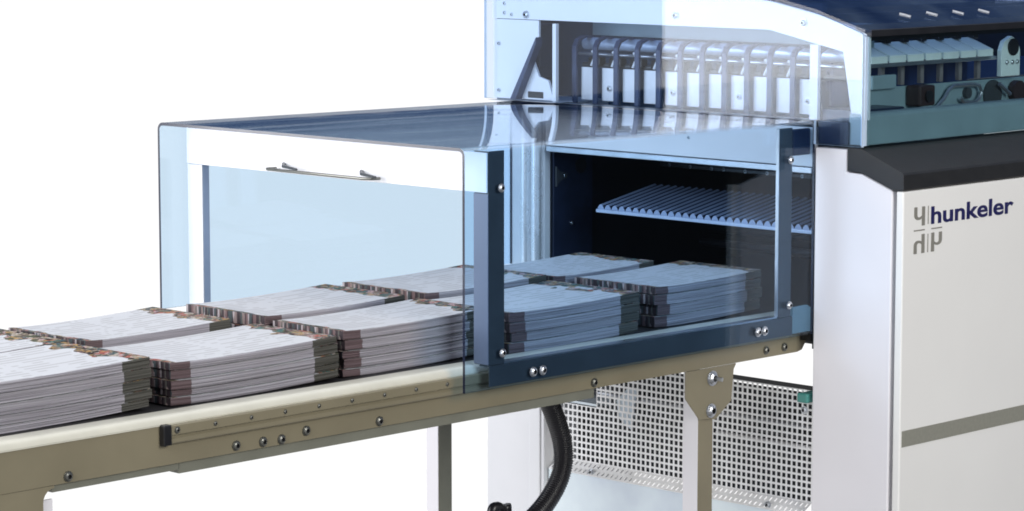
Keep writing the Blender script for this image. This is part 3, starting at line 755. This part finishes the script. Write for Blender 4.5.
# ================================================================== LIGHT: a white studio cove below eye level, dim blue studio above, three softboxes, one added fill
wd = bpy.data.worlds.new('World'); S.world = wd; wd.use_nodes = True
nt = wd.node_tree
for nd in list(nt.nodes): nt.nodes.remove(nd)
wo = N(nt, 'ShaderNodeOutputWorld'); bg = N(nt, 'ShaderNodeBackground')
tc = N(nt, 'ShaderNodeTexCoord'); sp = N(nt, 'ShaderNodeSeparateXYZ'); nt.links.new(tc.outputs['Generated'], sp.inputs[0])
zc = sp.outputs[2]
ahead = math_node(nt, 'ADD', math_node(nt, 'MULTIPLY', sp.outputs[0], 0.15), math_node(nt, 'MULTIPLY', sp.outputs[1], 0.95))
side = math_node(nt, 'ADD', math_node(nt, 'MULTIPLY', sp.outputs[0], -0.9), math_node(nt, 'MULTIPLY', sp.outputs[1], 0.45))
cove = ramp(nt, math_node(nt, 'MULTIPLY_ADD', ahead, 0.5), [(0.22, (0.42, 0.42, 0.44)), (0.44, (1.05, 1.05, 1.05))])
cove.node.inputs[0].links[0].from_node.inputs[2].default_value = 0.5
deep = ramp(nt, math_node(nt, 'MULTIPLY_ADD', zc, 0.5), [(0.08, (0.35, 0.35, 0.35)), (0.27, (1, 1, 1))])
deep.node.inputs[0].links[0].from_node.inputs[2].default_value = 0.5
low = mixc(nt, 1.0, cove, deep, 'MULTIPLY')
rf = math_node(nt, 'ADD', math_node(nt, 'MULTIPLY', sp.outputs[0], 0.6), math_node(nt, 'MULTIPLY', sp.outputs[1], -0.8))
dark = ramp(nt, math_node(nt, 'MULTIPLY_ADD', rf, 0.5), [(0.72, (1, 1, 1)), (0.90, (0.06, 0.07, 0.08))])
dark.node.inputs[0].links[0].from_node.inputs[2].default_value = 0.5
low = mixc(nt, 1.0, low, dark, 'MULTIPLY')
mp = N(nt, 'ShaderNodeMapping'); mp.inputs['Scale'].default_value = (14, 14, 120)
nt.links.new(tc.outputs['Generated'], mp.inputs['Vector'])
un = N(nt, 'ShaderNodeTexNoise', Scale=1.0, Detail=5.0); nt.links.new(mp.outputs[0], un.inputs['Vector'])
upc = ramp(nt, un.outputs['Fac'], [(0.38, (0.02, 0.045, 0.12)), (0.55, (0.06, 0.10, 0.19)), (0.72, (0.15, 0.21, 0.30))])
hz = ramp(nt, math_node(nt, 'MULTIPLY_ADD', zc, 20.0), [(0.45, (0, 0, 0)), (0.62, (1, 1, 1))])
hz.node.inputs[0].links[0].from_node.inputs[2].default_value = 0.5
nt.links.new(mixc(nt, hz, low, upc), bg.inputs[0])
nt.links.new(bg.outputs[0], wo.inputs[0])

def area(name, loc, aim, sx, sy, radiance, col=(1, 1, 1)):
    l = bpy.data.lights.new(name, 'AREA'); l.shape = 'RECTANGLE'; l.size = sx; l.size_y = sy
    l.energy = radiance * PI * sx * sy; l.color = col
    o = bpy.data.objects.new(name, l); COL.objects.link(o); o.location = loc
    o.rotation_euler = (Vector(aim) - Vector(loc)).to_track_quat('-Z', 'Y').to_euler()
    return o
area('overhead_softbox', (0.2, 0.2, 3.4), (0.2, 0.25, 0.8), 4.4, 2.4, 1.35)
area('left_front_fill', (-4.2, -1.1, 2.3), (0.0, 0.0, 0.8), 1.6, 1.6, 7.0, (1.0, 0.985, 0.97))  # unseen fill lamp, added to brighten the left-facing sides
area('front_softbox', (-0.9, -3.7, 2.3), (-0.2, 0, 0.8), 1.7, 1.6, 13.0, (1.0, 0.975, 0.925))
area('left_softbox', (-2.296, 1.212, 1.72), (-0.034, -0.76, 1.72), 1.6, 1.6, 8.0, (0.975, 0.97, 1.0))

S.view_settings.view_transform = 'Standard'; S.view_settings.look = 'None'
S.view_settings.exposure = 0; S.view_settings.gamma = 1
S.render.engine = 'CYCLES'
S.cycles.transparent_max_bounces = 32; S.cycles.max_bounces = 12; S.cycles.glossy_bounces = 6
S.cycles.use_denoising = True
S.cycles.filter_width = 1.8
S.cycles.sample_clamp_indirect = 8
